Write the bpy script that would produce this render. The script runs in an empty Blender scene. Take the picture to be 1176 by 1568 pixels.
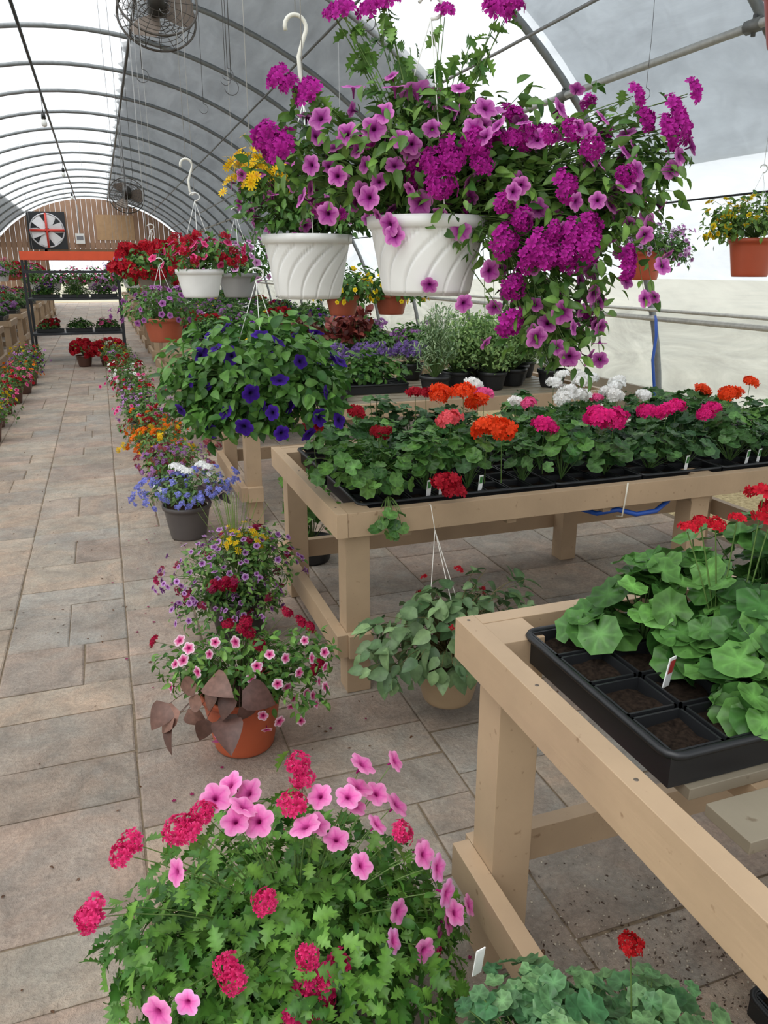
import bpy, math
import numpy as np
from mathutils import Vector
rng=np.random.default_rng(11)
def lin(c):
    c=np.array(c,float)/255.
    return np.where(c<=.04045,c/12.92,((c+.055)/1.055)**2.4)
def nrm(a): return a/np.maximum(np.linalg.norm(a,axis=-1,keepdims=True),1e-9)
SC=bpy.context.scene
# ------------------------------------------------------------------ camera
cam=bpy.data.cameras.new('camera');co=bpy.data.objects.new('camera',cam);SC.collection.objects.link(co)
cam.sensor_fit='VERTICAL';cam.sensor_height=36;cam.lens=27.05;cam.clip_start=.02;cam.clip_end=300
co.location=(0,0,1.5);co.rotation_euler=(math.radians(72.4),0,math.radians(-19.5));SC.camera=co
SC.view_settings.view_transform='Standard'
SC.view_settings.exposure=0.0
# ------------------------------------------------------------------ materials
def newmat(name):
    m=bpy.data.materials.new(name);m.use_nodes=True;nt=m.node_tree;nt.nodes.clear()
    o=nt.nodes.new('ShaderNodeOutputMaterial');return m,nt,o
def attrmat(name,rough=.5,transl=0.,spec=.5,noise=.12,nscale=60,metal=0,bump=0):
    m,nt,o=newmat(name);N=nt.nodes;L=nt.links
    a=N.new('ShaderNodeAttribute');a.attribute_name='Col'
    tc=N.new('ShaderNodeTexCoord');nz=N.new('ShaderNodeTexNoise');nz.inputs['Scale'].default_value=nscale;nz.inputs['Detail'].default_value=4
    L.new(tc.outputs['Object'],nz.inputs['Vector'])
    mr=N.new('ShaderNodeMapRange');mr.inputs[1].default_value=.3;mr.inputs[2].default_value=.7;mr.inputs[3].default_value=1-noise;mr.inputs[4].default_value=1+noise
    L.new(nz.outputs[0],mr.inputs[0])
    mx=N.new('ShaderNodeVectorMath');mx.operation='SCALE';L.new(a.outputs['Color'],mx.inputs[0]);L.new(mr.outputs[0],mx.inputs['Scale'])
    p=N.new('ShaderNodeBsdfPrincipled');p.inputs['Roughness'].default_value=rough;p.inputs['Metallic'].default_value=metal
    p.inputs['Specular IOR Level'].default_value=spec
    L.new(mx.outputs[0],p.inputs['Base Color'])
    if bump:
        b=N.new('ShaderNodeBump');b.inputs['Strength'].default_value=bump;b.inputs['Distance'].default_value=.002;L.new(nz.outputs[0],b.inputs['Height']);L.new(b.outputs[0],p.inputs['Normal'])
    if transl>0:
        t=N.new('ShaderNodeBsdfTranslucent');L.new(mx.outputs[0],t.inputs[0])
        ms=N.new('ShaderNodeMixShader');ms.inputs[0].default_value=transl
        L.new(p.outputs[0],ms.inputs[1]);L.new(t.outputs[0],ms.inputs[2]);L.new(ms.outputs[0],o.inputs[0])
    else: L.new(p.outputs[0],o.inputs[0])
    return m
M_LEAF=attrmat('leaf',.42,.25,.4,.22,55,bump=.35)
M_PET=attrmat('petal',.7,.30,.2,.10,90)
M_PLA=attrmat('pot_plastic',.4,0,.5,.06,8)
M_SOIL=attrmat('potting_soil',.95,0,.1,.6,120,bump=.6)
M_MET=attrmat('galvanised_metal',.45,0,.5,.12,30,metal=.3)
MATS=[M_LEAF,M_PET,M_PLA,M_SOIL,M_MET]
LEAF,PET,PLA,SOIL,MET=range(5)
def woodmat():
    m,nt,o=newmat('painted_wood');N=nt.nodes;L=nt.links
    a=N.new('ShaderNodeAttribute');a.attribute_name='Col'
    tc=N.new('ShaderNodeTexCoord')
    n1=N.new('ShaderNodeTexNoise');n1.inputs['Scale'].default_value=5;n1.inputs['Detail'].default_value=6;L.new(tc.outputs['Object'],n1.inputs['Vector'])
    n2=N.new('ShaderNodeTexNoise');n2.inputs['Scale'].default_value=45;n2.inputs['Detail'].default_value=5;L.new(tc.outputs['Object'],n2.inputs['Vector'])
    mr=N.new('ShaderNodeMapRange');mr.inputs[1].default_value=.3;mr.inputs[2].default_value=.7;mr.inputs[3].default_value=.88;mr.inputs[4].default_value=1.08;L.new(n1.outputs[0],mr.inputs[0])
    sc=N.new('ShaderNodeVectorMath');sc.operation='SCALE';L.new(a.outputs['Color'],sc.inputs[0]);L.new(mr.outputs[0],sc.inputs['Scale'])
    cr=N.new('ShaderNodeValToRGB');cr.color_ramp.elements[0].position=.25;cr.color_ramp.elements[1].position=.33;cr.color_ramp.elements[0].color=(.66,.6,.55,1);cr.color_ramp.elements[1].color=(1,1,1,1)
    L.new(n2.outputs[0],cr.inputs[0])
    mx=N.new('ShaderNodeVectorMath');mx.operation='MULTIPLY';L.new(sc.outputs[0],mx.inputs[0]);L.new(cr.outputs[0],mx.inputs[1])
    p=N.new('ShaderNodeBsdfPrincipled');p.inputs['Roughness'].default_value=.45;L.new(mx.outputs[0],p.inputs['Base Color'])
    mp=N.new('ShaderNodeMapping');mp.inputs['Scale'].default_value=(60,6,60);L.new(tc.outputs['Object'],mp.inputs[0])
    n3=N.new('ShaderNodeTexNoise');n3.inputs['Scale'].default_value=1;n3.inputs['Detail'].default_value=3;L.new(mp.outputs[0],n3.inputs['Vector'])
    b=N.new('ShaderNodeBump');b.inputs['Strength'].default_value=.3;b.inputs['Distance'].default_value=.002;L.new(n3.outputs[0],b.inputs['Height']);L.new(b.outputs[0],p.inputs['Normal'])
    L.new(p.outputs[0],o.inputs[0]);return m
M_WOOD=woodmat()
def stonemat():
    m,nt,o=newmat('paver_stone');N=nt.nodes;L=nt.links
    a=N.new('ShaderNodeAttribute');a.attribute_name='Col';tc=N.new('ShaderNodeTexCoord')
    def noise(s,d,r=.6,dist=0):
        n=N.new('ShaderNodeTexNoise');n.inputs['Scale'].default_value=s;n.inputs['Detail'].default_value=d;n.inputs['Roughness'].default_value=r;n.inputs['Distortion'].default_value=dist;L.new(tc.outputs['Object'],n.inputs['Vector']);return n
    n1=noise(1.3,6);n2=noise(7,10,.75,.6);n3=noise(70,5,.7)
    def mrange(n,lo,hi,a1=.3,a2=.7):
        r=N.new('ShaderNodeMapRange');r.inputs[1].default_value=a1;r.inputs[2].default_value=a2;r.inputs[3].default_value=lo;r.inputs[4].default_value=hi;L.new(n.outputs[0],r.inputs[0]);return r
    r2=mrange(n2,.60,1.30);r3=mrange(n3,.76,1.2);r1=mrange(n1,.80,1.14)
    mu=N.new('ShaderNodeMath');mu.operation='MULTIPLY';L.new(r2.outputs[0],mu.inputs[0]);L.new(r3.outputs[0],mu.inputs[1])
    mu2=N.new('ShaderNodeMath');mu2.operation='MULTIPLY';L.new(mu.outputs[0],mu2.inputs[0]);L.new(r1.outputs[0],mu2.inputs[1])
    n5=noise(3.3,6,.7,.8);r5=mrange(n5,0,1,.38,.62)
    mt=N.new('ShaderNodeMix');mt.data_type='RGBA';L.new(r5.outputs[0],mt.inputs['Factor']);mt.inputs['A'].default_value=(1.06,.97,.91,1);mt.inputs['B'].default_value=(.96,1.0,1.01,1)
    ml=N.new('ShaderNodeVectorMath');ml.operation='MULTIPLY';L.new(a.outputs['Color'],ml.inputs[0]);L.new(mt.outputs['Result'],ml.inputs[1])
    sc=N.new('ShaderNodeVectorMath');sc.operation='SCALE';L.new(ml.outputs[0],sc.inputs[0]);L.new(mu2.outputs[0],sc.inputs['Scale'])
    n4=noise(2.1,5,.65);cr=N.new('ShaderNodeMapRange');cr.inputs[1].default_value=.58;cr.inputs[2].default_value=.76;cr.inputs[3].default_value=0;cr.inputs[4].default_value=.6;L.new(n4.outputs[0],cr.inputs[0])
    mx=N.new('ShaderNodeMix');mx.data_type='RGBA';L.new(cr.outputs[0],mx.inputs['Factor']);L.new(sc.outputs[0],mx.inputs['A']);mx.inputs['B'].default_value=(.45,.43,.40,1)
    p=N.new('ShaderNodeBsdfPrincipled');p.inputs['Roughness'].default_value=.6;L.new(mx.outputs['Result'],p.inputs['Base Color'])
    b=N.new('ShaderNodeBump');b.inputs['Strength'].default_value=.9;b.inputs['Distance'].default_value=.009;L.new(mu.outputs[0],b.inputs['Height']);L.new(b.outputs[0],p.inputs['Normal'])
    L.new(p.outputs[0],o.inputs[0]);return m
M_STONE=stonemat()
def plainmat(name,c1,c2,scale,rough=.9,bump=.5,detail=8):
    m,nt,o=newmat(name);N=nt.nodes;L=nt.links;tc=N.new('ShaderNodeTexCoord')
    n=N.new('ShaderNodeTexNoise');n.inputs['Scale'].default_value=scale;n.inputs['Detail'].default_value=detail;n.inputs['Roughness'].default_value=.7;L.new(tc.outputs['Object'],n.inputs['Vector'])
    cr=N.new('ShaderNodeValToRGB');cr.color_ramp.elements[0].position=.35;cr.color_ramp.elements[1].position=.65
    cr.color_ramp.elements[0].color=(*lin(c1),1);cr.color_ramp.elements[1].color=(*lin(c2),1);L.new(n.outputs[0],cr.inputs[0])
    p=N.new('ShaderNodeBsdfPrincipled');p.inputs['Roughness'].default_value=rough;L.new(cr.outputs[0],p.inputs['Base Color'])
    b=N.new('ShaderNodeBump');b.inputs['Strength'].default_value=bump;b.inputs['Distance'].default_value=.01;L.new(n.outputs[0],b.inputs['Height']);L.new(b.outputs[0],p.inputs['Normal'])
    L.new(p.outputs[0],o.inputs[0]);return m
M_JOINT=plainmat('joint_sand',(104,90,72),(138,120,98),60)
M_STRAW=plainmat('straw',(150,128,88),(214,196,150),40)
M_GRASS=plainmat('outside_ground',(150,148,128),(180,174,152),.6)
def filmmat(name,trans,transl,diff,tint,gloss=.06,nscale=(3,.7,3),lo=.8,dist=.8):
    m,nt,o=newmat(name);N=nt.nodes;L=nt.links
    tc=N.new('ShaderNodeTexCoord');mp=N.new('ShaderNodeMapping');mp.inputs['Scale'].default_value=nscale;L.new(tc.outputs['Object'],mp.inputs[0])
    n=N.new('ShaderNodeTexNoise');n.inputs['Scale'].default_value=1;n.inputs['Detail'].default_value=7;n.inputs['Roughness'].default_value=.65;n.inputs['Distortion'].default_value=dist;L.new(mp.outputs[0],n.inputs['Vector'])
    mr=N.new('ShaderNodeMapRange');mr.inputs[1].default_value=.3;mr.inputs[2].default_value=.7;mr.inputs[3].default_value=lo;mr.inputs[4].default_value=1.0;L.new(n.outputs[0],mr.inputs[0])
    sc=N.new('ShaderNodeVectorMath');sc.operation='SCALE';sc.inputs[0].default_value=tint;L.new(mr.outputs[0],sc.inputs['Scale'])
    t=N.new('ShaderNodeBsdfTransparent');L.new(sc.outputs[0],t.inputs[0])
    tl=N.new('ShaderNodeBsdfTranslucent');L.new(sc.outputs[0],tl.inputs[0])
    d=N.new('ShaderNodeBsdfDiffuse');L.new(sc.outputs[0],d.inputs[0])
    m1=N.new('ShaderNodeMixShader');m1.inputs[0].default_value=transl/(transl+diff);L.new(d.outputs[0],m1.inputs[1]);L.new(tl.outputs[0],m1.inputs[2])
    m2=N.new('ShaderNodeMixShader');m2.inputs[0].default_value=trans;L.new(m1.outputs[0],m2.inputs[1]);L.new(t.outputs[0],m2.inputs[2])
    g=N.new('ShaderNodeBsdfGlossy');g.inputs['Roughness'].default_value=.2
    b=N.new('ShaderNodeBump');b.inputs['Strength'].default_value=.8;b.inputs['Distance'].default_value=.05;L.new(n.outputs[0],b.inputs['Height']);L.new(b.outputs[0],g.inputs['Normal'])
    m3=N.new('ShaderNodeMixShader');m3.inputs[0].default_value=gloss;L.new(m2.outputs[0],m3.inputs[1]);L.new(g.outputs[0],m3.inputs[2])
    L.new(m3.outputs[0],o.inputs[0]);return m
M_FILM=filmmat('poly_film',.6,.32,.08,(.95,.97,.985),.04,(3,.7,3),.74)
M_FILMW=filmmat('wall_poly_film',.42,.42,.16,(.92,.94,.92),.10,(.6,.9,3.2),.58,1.6)
M_SHADE=filmmat('shade_fabric',.15,.22,.63,(.38,.40,.42),.0,(7,1.2,7),.66)
M_SHADE2=filmmat('light_shade_fabric',.28,.35,.37,(.60,.645,.69),.0,(5,5,5),.70)
# ------------------------------------------------------------------ mesh builder
class MB:
    def __init__(s): s.V=[];s.L=[];s.T=[];s.M=[];s.C=[];s.S=[];s.n=0
    def raw(s,V,loops,tot,mat,col,smooth=True):
        V=np.asarray(V,float);n=len(V);loops=np.asarray(loops,int);tot=np.asarray(tot,int)
        col=np.asarray(col,float)
        if col.ndim==1: col=np.tile(col,(n,1))
        s.V.append(V);s.L.append(loops+s.n);s.T.append(tot);s.M.append(np.full(len(tot),mat));s.C.append(col);s.S.append(np.full(len(tot),smooth));s.n+=n
    def inst(s,tp,pos,R,scale,mat,c0,c1,c2):
        N=len(pos)
        if N==0:return
        V=tp['V'];nv=len(V);scale=np.broadcast_to(np.asarray(scale,float),(N,))
        P=np.einsum('nij,vj->nvi',R,V)*scale[:,None,None]+pos[:,None,:]
        t=tp['t'][None,:,None]
        c0=np.broadcast_to(c0,(N,3))[:,None,:];c1=np.broadcast_to(c1,(N,3))[:,None,:];c2=np.broadcast_to(c2,(N,3))[:,None,:]
        C=np.where(t<.5,c0+(c1-c0)*t*2,c1+(c2-c1)*(t*2-1))
        L=(tp['L'][None,:]+(np.arange(N)*nv)[:,None]).ravel()
        s.raw(P.reshape(-1,3),L,np.tile(tp['T'],N),mat,C.reshape(-1,3))
    def tubes(s,Pt,r,sides,mat,col):
        N,k,_=Pt.shape
        d=nrm(Pt[:,-1]-Pt[:,0]);a=np.where(np.abs(d[:,2:3])<.9,np.array([[0,0,1.]]),np.array([[1.,0,0]]))
        X=nrm(np.cross(d,a));Y=np.cross(d,X)
        an=np.arange(sides)*2*math.pi/sides
        r=np.broadcast_to(np.asarray(r,float),(k,))
        off=(np.cos(an)[None,:,None]*X[:,None,:]+np.sin(an)[None,:,None]*Y[:,None,:])
        V=Pt[:,:,None,:]+off[:,None,:,:]*r[None,:,None,None]
        q=[]
        for i in range(k-1):
            for j in range(sides):
                j2=(j+1)%sides;q+= [i*sides+j,i*sides+j2,(i+1)*sides+j2,(i+1)*sides+j]
        q=np.array(q);L=(q[None]+(np.arange(N)*k*sides)[:,None]).ravel()
        C=np.asarray(col,float)
        s.raw(V.reshape(-1,3),L,np.full(N*(k-1)*sides,4),mat,C)
    def path(s,pts,r,sides,mat,col,closed=False):
        pts=np.array(pts,float);n=len(pts)
        if closed: tan=np.roll(pts,-1,0)-np.roll(pts,1,0)
        else: tan=np.gradient(pts,axis=0)
        tan=nrm(tan);V=[];x=None
        for i in range(n):
            t=tan[i]
            if x is None:
                a=np.array([0,0,1.]) if abs(t[2])<.9 else np.array([1.,0,0]);x=np.cross(t,a)
            x=x-t*np.dot(x,t);x=x/np.linalg.norm(x);y=np.cross(t,x)
            for j in range(sides):
                an=2*math.pi*j/sides;V.append(pts[i]+r*(math.cos(an)*x+math.sin(an)*y))
        L=[];T=[]
        for i in range(n if closed else n-1):
            i2=(i+1)%n
            for j in range(sides):
                j2=(j+1)%sides;L+=[i*sides+j,i*sides+j2,i2*sides+j2,i2*sides+j];T.append(4)
        if not closed:
            L+=list(range(sides))[::-1];T.append(sides);L+=[(n-1)*sides+j for j in range(sides)];T.append(sides)
        s.raw(V,L,T,mat,col)
    def box(s,lo,hi,mat,col):
        x0,y0,z0=lo;x1,y1,z1=hi
        V=[(x0,y0,z0),(x1,y0,z0),(x1,y1,z0),(x0,y1,z0),(x0,y0,z1),(x1,y0,z1),(x1,y1,z1),(x0,y1,z1)]
        s.raw(V,[0,3,2,1,4,5,6,7,0,1,5,4,1,2,6,5,2,3,7,6,3,0,4,7],[4]*6,mat,col,False)
    def lathe(s,prof,c,seg,mat,col,fn=None,smooth=True):
        prof=np.array(prof,float);k=len(prof);an=np.arange(seg)*2*math.pi/seg
        V=np.zeros((k,seg,3));C=np.tile(np.asarray(col,float),(k,seg,1))
        for i,(r,z) in enumerate(prof):
            rr=np.full(seg,r)
            if fn is not None:
                f=fn(an,z);rr=rr*f
            V[i,:,0]=c[0]+rr*np.cos(an);V[i,:,1]=c[1]+rr*np.sin(an);V[i,:,2]=c[2]+z
        L=[]
        for i in range(k-1):
            for j in range(seg):
                j2=(j+1)%seg;L+=[i*seg+j,i*seg+j2,(i+1)*seg+j2,(i+1)*seg+j]
        s.raw(V.reshape(-1,3),L,[4]*((k-1)*seg),mat,C.reshape(-1,3),smooth)
    def mesh(s,name,mats=None):
        V=np.concatenate(s.V);L=np.concatenate(s.L).astype(np.int32);T=np.concatenate(s.T).astype(np.int32);Mi=np.concatenate(s.M).astype(np.int32);C=np.concatenate(s.C);S=np.concatenate(s.S)
        me=bpy.data.meshes.new(name);me.vertices.add(len(V));me.vertices.foreach_set('co',V.ravel())
        me.loops.add(len(L));me.loops.foreach_set('vertex_index',L)
        me.polygons.add(len(T));st=np.concatenate([[0],np.cumsum(T)[:-1]]).astype(np.int32)
        me.polygons.foreach_set('loop_start',st);me.polygons.foreach_set('loop_total',T)
        for m in (mats or MATS): me.materials.append(m)
        me.polygons.foreach_set('material_index',Mi);me.polygons.foreach_set('use_smooth',S)
        me.update(calc_edges=True)
        at=me.color_attributes.new('Col','FLOAT_COLOR','POINT')
        at.data.foreach_set('color',np.concatenate([np.clip(C,0,1),np.ones((len(C),1))],1).ravel())
        return me
    def obj(s,name,mats=None,loc=(0,0,0)):
        me=s.mesh(name,mats);o=bpy.data.objects.new(name,me);SC.collection.objects.link(o);o.location=loc;return o
def link(name,me,loc,rz=0,sc=1):
    o=bpy.data.objects.new(name,me);SC.collection.objects.link(o);o.location=loc;o.rotation_euler=(0,0,rz);o.scale=(sc,)*3;return o
# ------------------------------------------------------------------ templates
def tpl(V,F,t):
    return dict(V=np.array(V,float),L=np.array([i for f in F for i in f]),T=np.array([len(f) for f in F]),t=np.array(t,float))
def leaf_tpl(n=4,w=.25,fold=.3,bend=.25,teeth=0,peak=.4):
    V=[];F=[];t=[]
    for i in range(n+1):
        y=i/n
        ww=w*(math.sin(math.pi*y**(math.log(.5)/math.log(peak)))**.8 if 0<y<1 else (0.02 if y==0 else 0.0))
        if teeth and 0<i<n: ww*= (1.15 if i%2 else 1-teeth)
        z=-bend*y*y
        V+=[(0,y,z),(-ww,y+(.06 if teeth and i%2 else 0),z+fold*ww),(ww,y+(.06 if teeth and i%2 else 0),z+fold*ww)];t+=[.15,.8,.8]
    for i in range(n):
        a=3*i;b=a+3
        F+=[(a,b,b+1,a+1),(a,a+2,b+2,b)]
    return tpl(V,F,t)
L_OV=leaf_tpl(4,.24,.35,.3);L_OVW=leaf_tpl(5,.34,.3,.3,0,.38);L_NAR=leaf_tpl(3,.11,.3,.3)
L_SER=leaf_tpl(9,.36,.3,.35,.5,.42);L_HEART=leaf_tpl(6,.45,.25,.45,0,.3)
def ger_tpl(seg=35,rings=(.3,.62,.86,1.),sc=7,ruf=.035,ph=0):
    V=[(0,.0,0)];t=[0];F=[];nr=len(rings)
    tt=[.25,.5,.72,.95]
    for ri,r in enumerate(rings):
        for j in range(seg):
            th=2*math.pi*j/seg
            rr=.5*r
            if ri==nr-1: rr*=1+.06*math.cos(sc*th)+.02*math.cos(3*sc*th)
            elif ri==nr-2: rr*=1+.02*math.cos(sc*th)
            nt=math.exp(-(min(th,2*math.pi-th)/.2)**2); rr*=1-.75*nt*r
            V.append((math.sin(th)*rr,-math.cos(th)*rr,ruf*r*r*math.cos(sc*th)+.07*r*r-.03*r+.04*r*r*math.sin(2*th+1+ph)+.03*r*r*math.sin(3*th+ph)))
            spoke=math.cos(sc*th)>.95
            t.append(tt[ri]*(.5 if spoke and ri<nr-1 else 1))
    for j in range(seg): F.append((0,1+(j+1)%seg,1+j))
    for ri in range(nr-1):
        for j in range(seg):
            a=1+ri*seg+j;b=1+ri*seg+(j+1)%seg;F.append((a,b,b+seg,a+seg))
    return tpl(V,F,t)
L_GER=ger_tpl()
def petunia_tpl(seg=30,ruf=.02,deep=.20):
    V=[];t=[];F=[]
    rings=[(.05,-.85,0),(.10,-.35,.0),(.17,-.10,.12),(.34,.0,.42),(.66,.05,.7),(1.,.0,1)]
    for ri,(r,z,tt) in enumerate(rings):
        for j in range(seg):
            th=2*math.pi*j/seg;rr=r*.5
            lob=abs(math.cos(2.5*th))
            if ri==5: rr*=(1-deep)+deep*1.15*lob**.6
            if ri==4: rr*=.94+.07*lob
            spoke=lob>.97
            V.append((rr*math.cos(th),rr*math.sin(th),z*.5+(ruf*math.sin(5*th*2+1) if ri==5 else 0)+(.035*(lob-.5) if ri>=4 else 0)));t.append(tt*(.72 if spoke and ri in(3,4) else 1))
    for i in range(5):
        for j in range(seg):
            j2=(j+1)%seg;F.append((i*seg+j,i*seg+j2,(i+1)*seg+j2,(i+1)*seg+j))
    return tpl(V,F,t)
PETU=petunia_tpl();PETUS=petunia_tpl(10,0)
def floret(npet=5,w=.3,cup=.15,notch=.12):
    V=[(0,0,0)];t=[0];F=[]
    for k in range(npet):
        a=2*math.pi*k/npet
        def p(r,o,z): return (r*math.cos(a)-o*math.sin(a),r*math.sin(a)+o*math.cos(a),z)
        b=len(V)
        V+=[p(.5,-w*.9,cup*.5),p(.95,-w*.8,cup),p(1.-notch,0,cup*.8),p(.95,w*.8,cup),p(.5,w*.9,cup*.5)];t+=[.5,.9,.8,.9,.5]
        F+=[(0,b,b+1,b+2),(0,b+2,b+3,b+4)]
    return tpl(V,F,t)
FL5=floret(5,.37);DAISY=floret(9,.17,.05,0)
def rot_to(n,spin=None):
    n=nrm(np.asarray(n,float));N=len(n)
    a=rng.normal(size=(N,3)) if spin is None else spin
    X=nrm(np.cross(a,n));Y=np.cross(n,X);return np.stack([X,Y,n],-1)
def head_tpl(n,size,cov,hgt,r0=.78,irr=.2):
    V=[];t=[];L=[];T=[];k=0
    i=np.arange(n)+.5;ph=np.arccos(1-i/n*cov);th=math.pi*(1+5**.5)*i
    D=np.stack([np.sin(ph)*np.cos(th),np.sin(ph)*np.sin(th),np.cos(ph)],1)
    for j in range(n):
        d=D[j];R=rot_to(d[None]+rng.normal(size=(1,3))*.28,None)[0]
        P=(R@FL5['V'].T).T*size*(.8+.4*rng.random())+d*np.array([1,1,hgt])*r0*(1-irr+2*irr*rng.random())
        V.append(P);t.append(np.clip(FL5['t']*.7+rng.random()*.35,0,1));L.append(FL5['L']+k);T.append(FL5['T']);k+=len(P)
    return dict(V=np.concatenate(V),L=np.concatenate(L),T=np.concatenate(T),t=np.concatenate(t))
VERB=head_tpl(24,.34,.85,.5,.8,.18);GERH=head_tpl(38,.34,1.3,.66,.78,.2);VERBS=head_tpl(9,.5,1.,.6);GERHS=head_tpl(12,.5,1.4,.8)
# ------------------------------------------------------------------ plant tools
def shell(n,c,r,zlow=-.5,thick=.55,lump=.18):
    c=np.array(c,float);r=np.array(r,float)
    d=nrm(rng.normal(size=(n*5,3)));d=d[d[:,2]>zlow][:n]
    k=rng.normal(size=(5,3))*2.4;ph=rng.random(5)*6.28
    lu=1+lump*np.sin(d@k.T+ph).sum(1)/2.2
    rad=(1-thick*rng.random(len(d))**1.6)*lu
    return c+d*r*rad[:,None],d
def leaves(mb,pos,d,tp,size,cA,cB,up=.7,jit=.45,droop=.2,vein=1.3):
    n=len(pos);m=rng.random((n,1));c=lin(cA)*(1-m)+lin(cB)*m;c=c*(1+.14*rng.normal(size=(n,1)))
    g=tp is L_GER
    nn=nrm(d*(.8 if g else .55)+np.array([0,0,up])+rng.normal(size=(n,3))*(jit*.7 if g else jit))
    f=d+rng.normal(size=(n,3))*.6+np.array([0,0,-droop])
    Y=nrm(f-nn*(f*nn).sum(1,keepdims=True));X=np.cross(Y,nn);R=np.stack([X,Y,nn],-1)
    mb.inst(tp,pos,R,size*(.65+.6*rng.random(n)),LEAF,c*(1.5 if g else vein),c*(.78 if g else 1),c*(1.12 if g else .92))
def blooms(mb,pos,d,tp,size,c0,c1,c2,up=.35,jit=.3,var=.12):
    n=len(pos);nn=nrm(d+np.array([0,0,up])+rng.normal(size=(n,3))*jit);R=rot_to(nn,None)
    v=1+var*rng.normal(size=(n,1))
    mb.inst(tp,pos,R,size*(.8+.35*rng.random(n)),PET,lin(c0)*v,lin(c1)*v,lin(c2)*v)
def stems(mb,base,tgt,r,col,sag=.15,mat=LEAF,k=6,sides=3):
    n=len(tgt);base=np.broadcast_to(np.asarray(base,float),(n,3));t=np.linspace(0,1,k)[None,:,None]
    P=base[:,None]*(1-t)+tgt[:,None]*t
    hd=np.linalg.norm(tgt-base,axis=1)[:,None,None]
    P=P+np.array([0,0,1.])*(4*t*(1-t))*hd*sag
    mb.tubes(P,np.linspace(r,r*.55,k),sides,mat,lin(col))
def pot(mb,c,rt,rb,h,col,swirl=False,soil=True):
    c=np.array(c,float);prof=[(0,-h),(rb*.96,-h),(rb,-h+.006)];nr=22 if swirl else 9
    for i in range(1,nr): prof.append((rb+(rt*.97-rb)*i/nr,-h+(h-.022)*i/nr))
    prof+=[(rt*.97,-.024),(rt*1.03,-.022),(rt*1.04,0),(rt*.97,.001),(rt*.95,-.02),(rt*.9,-.05)]
    fn=None
    if swirl:
        def fn(an,z):
            if z>-.025 or z<-h+.003:return np.ones_like(an)
            q=(z+h)/h
            ph=(an*14/(2*math.pi)-2.6*q*q)%1
            return 1-.05*np.exp(-((ph-.5)/.05)**2)
    mb.lathe(prof,c,336 if swirl else 40,PLA,lin(col),fn)
    if soil: mb.lathe([(0,-.02),(rt*.6,-.015),(rt*.95,-.022)],c,24,SOIL,lin((60,45,34)))
def hanger(mb,c,rt,top,h=.33,col=(235,235,230)):
    c=np.array(c,float)
    ap=c+np.array([0,0,h])
    for a in (0.4,2.5,4.6):
        p=c+np.array([math.cos(a)*rt,math.sin(a)*rt,0]);mb.path([p,(p+ap)/2,ap],.0014,4,PLA,lin(col))
    hk=[ap+np.array([0.02*math.sin(t)*1.3,0,.02-.02*math.cos(t)]) for t in np.linspace(0,4.4,10)]
    mb.path(hk[::-1],.0035,5,PLA,lin((220,220,215)))
    mb.path([ap+np.array([0,0,.03]),(c[0],c[1],top)],.0013,4,MET,lin((190,190,190)))
G1c=(48,88,36);G2c=(96,138,60)
OFF_R=np.array([.943,-.334,0.]);OFF_T=np.array([-.334,-.943,0.])
def loc(c,lst):
    """local layout offsets (cm): across the aisle, up, outward"""
    c=np.array(c,float);o=[]
    for q in lst:
        a,u=q[0],q[1];t=q[2] if len(q)>2 else 0
        o.append(c+OFF_R*a*.01+np.array([0,0,u*.01])+OFF_T*t*.01)
    return np.array(o)
# ================================================================== BUILDING
XC,AX,HZ=-.07,4.57,4.2;YF=36.
def arch(th,off=0): return XC+(AX+off)*math.cos(th),(HZ+off)*math.sin(th)
hy=[1.84+1.83*i for i in range(-2,19)]
def sheet(name,t0,t1,y0,y1,nt_,ny,off,mat,bal=.03,edge=0.):
    V=[]
    for j in range(ny+1):
        y=y0+(y1-y0)*j/ny
        for i in range(nt_+1):
            a=t0+(t1-t0)*i/nt_
            if edge and i==nt_: a+=edge*(math.sin(y*7.)+.6*math.sin(y*17.3))
            b=bal*math.sin(math.pi*((y-5.5)/1.83))**2
            x,z=arch(a,off+b);V.append((x,y,max(z,0)))
    L=[]
    for j in range(ny):
        for i in range(nt_):
            a=j*(nt_+1)+i;L+=[a,a+1,a+nt_+2,a+nt_+1]
    m=MB();m.raw(V,L,[4]*(nt_*ny),0,(1,1,1));return m.obj(name,[mat])
tw=math.asin(1.15/HZ)
NY=336
sheet('wall_right',0,tw,-1.85,YF,5,NY,.03,M_FILMW)
sheet('wall_left',math.pi-tw,math.pi,-1.85,YF,5,NY,.03,M_FILMW)
sheet('ceiling',tw,math.pi-tw,-1.85,YF,40,NY,.03,M_FILM)
r=math.radians
sheet('shade_cloth',r(30.5),r(81.6),7.33,YF,16,300,.085,M_SHADE,.02,r(.5))
sheet('shade_cloth',r(30.5),r(81.6),-1.8,5.5,16,80,.085,M_SHADE2,.02,r(.5))
sheet('shade_cloth',r(122),r(150),9.,YF,10,120,.085,M_SHADE,.02)
mh=MB();pts=[]
for i in range(61):
    x,z=arch(math.pi*i/60);pts.append((x,0,z))
mh.path(pts,.028,8,0,lin((132,136,138)))
hm=mh.mesh('greenhouse_hoop',[M_MET])
for y in hy: link('greenhouse_hoop',hm,(0,y,0))
def pipe(name,x,z,rad,col,y0=-1.85,y1=YF,clamps=False):
    m=MB();m.path([(x,y0,z),(x,(y0+y1)/2,z),(x,y1-.1,z)],rad,8,0,lin(col))
    if clamps:
        for y in hy: m.path([(x,y-.05,z),(x,y,z),(x,y+.05,z)],rad*1.5,8,0,lin((110,110,108)));m.path([(x,y,z+.05),(x,y,z-.05)],.012,6,0,lin((90,90,90)))
    return m.obj(name,[M_MET])
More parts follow.
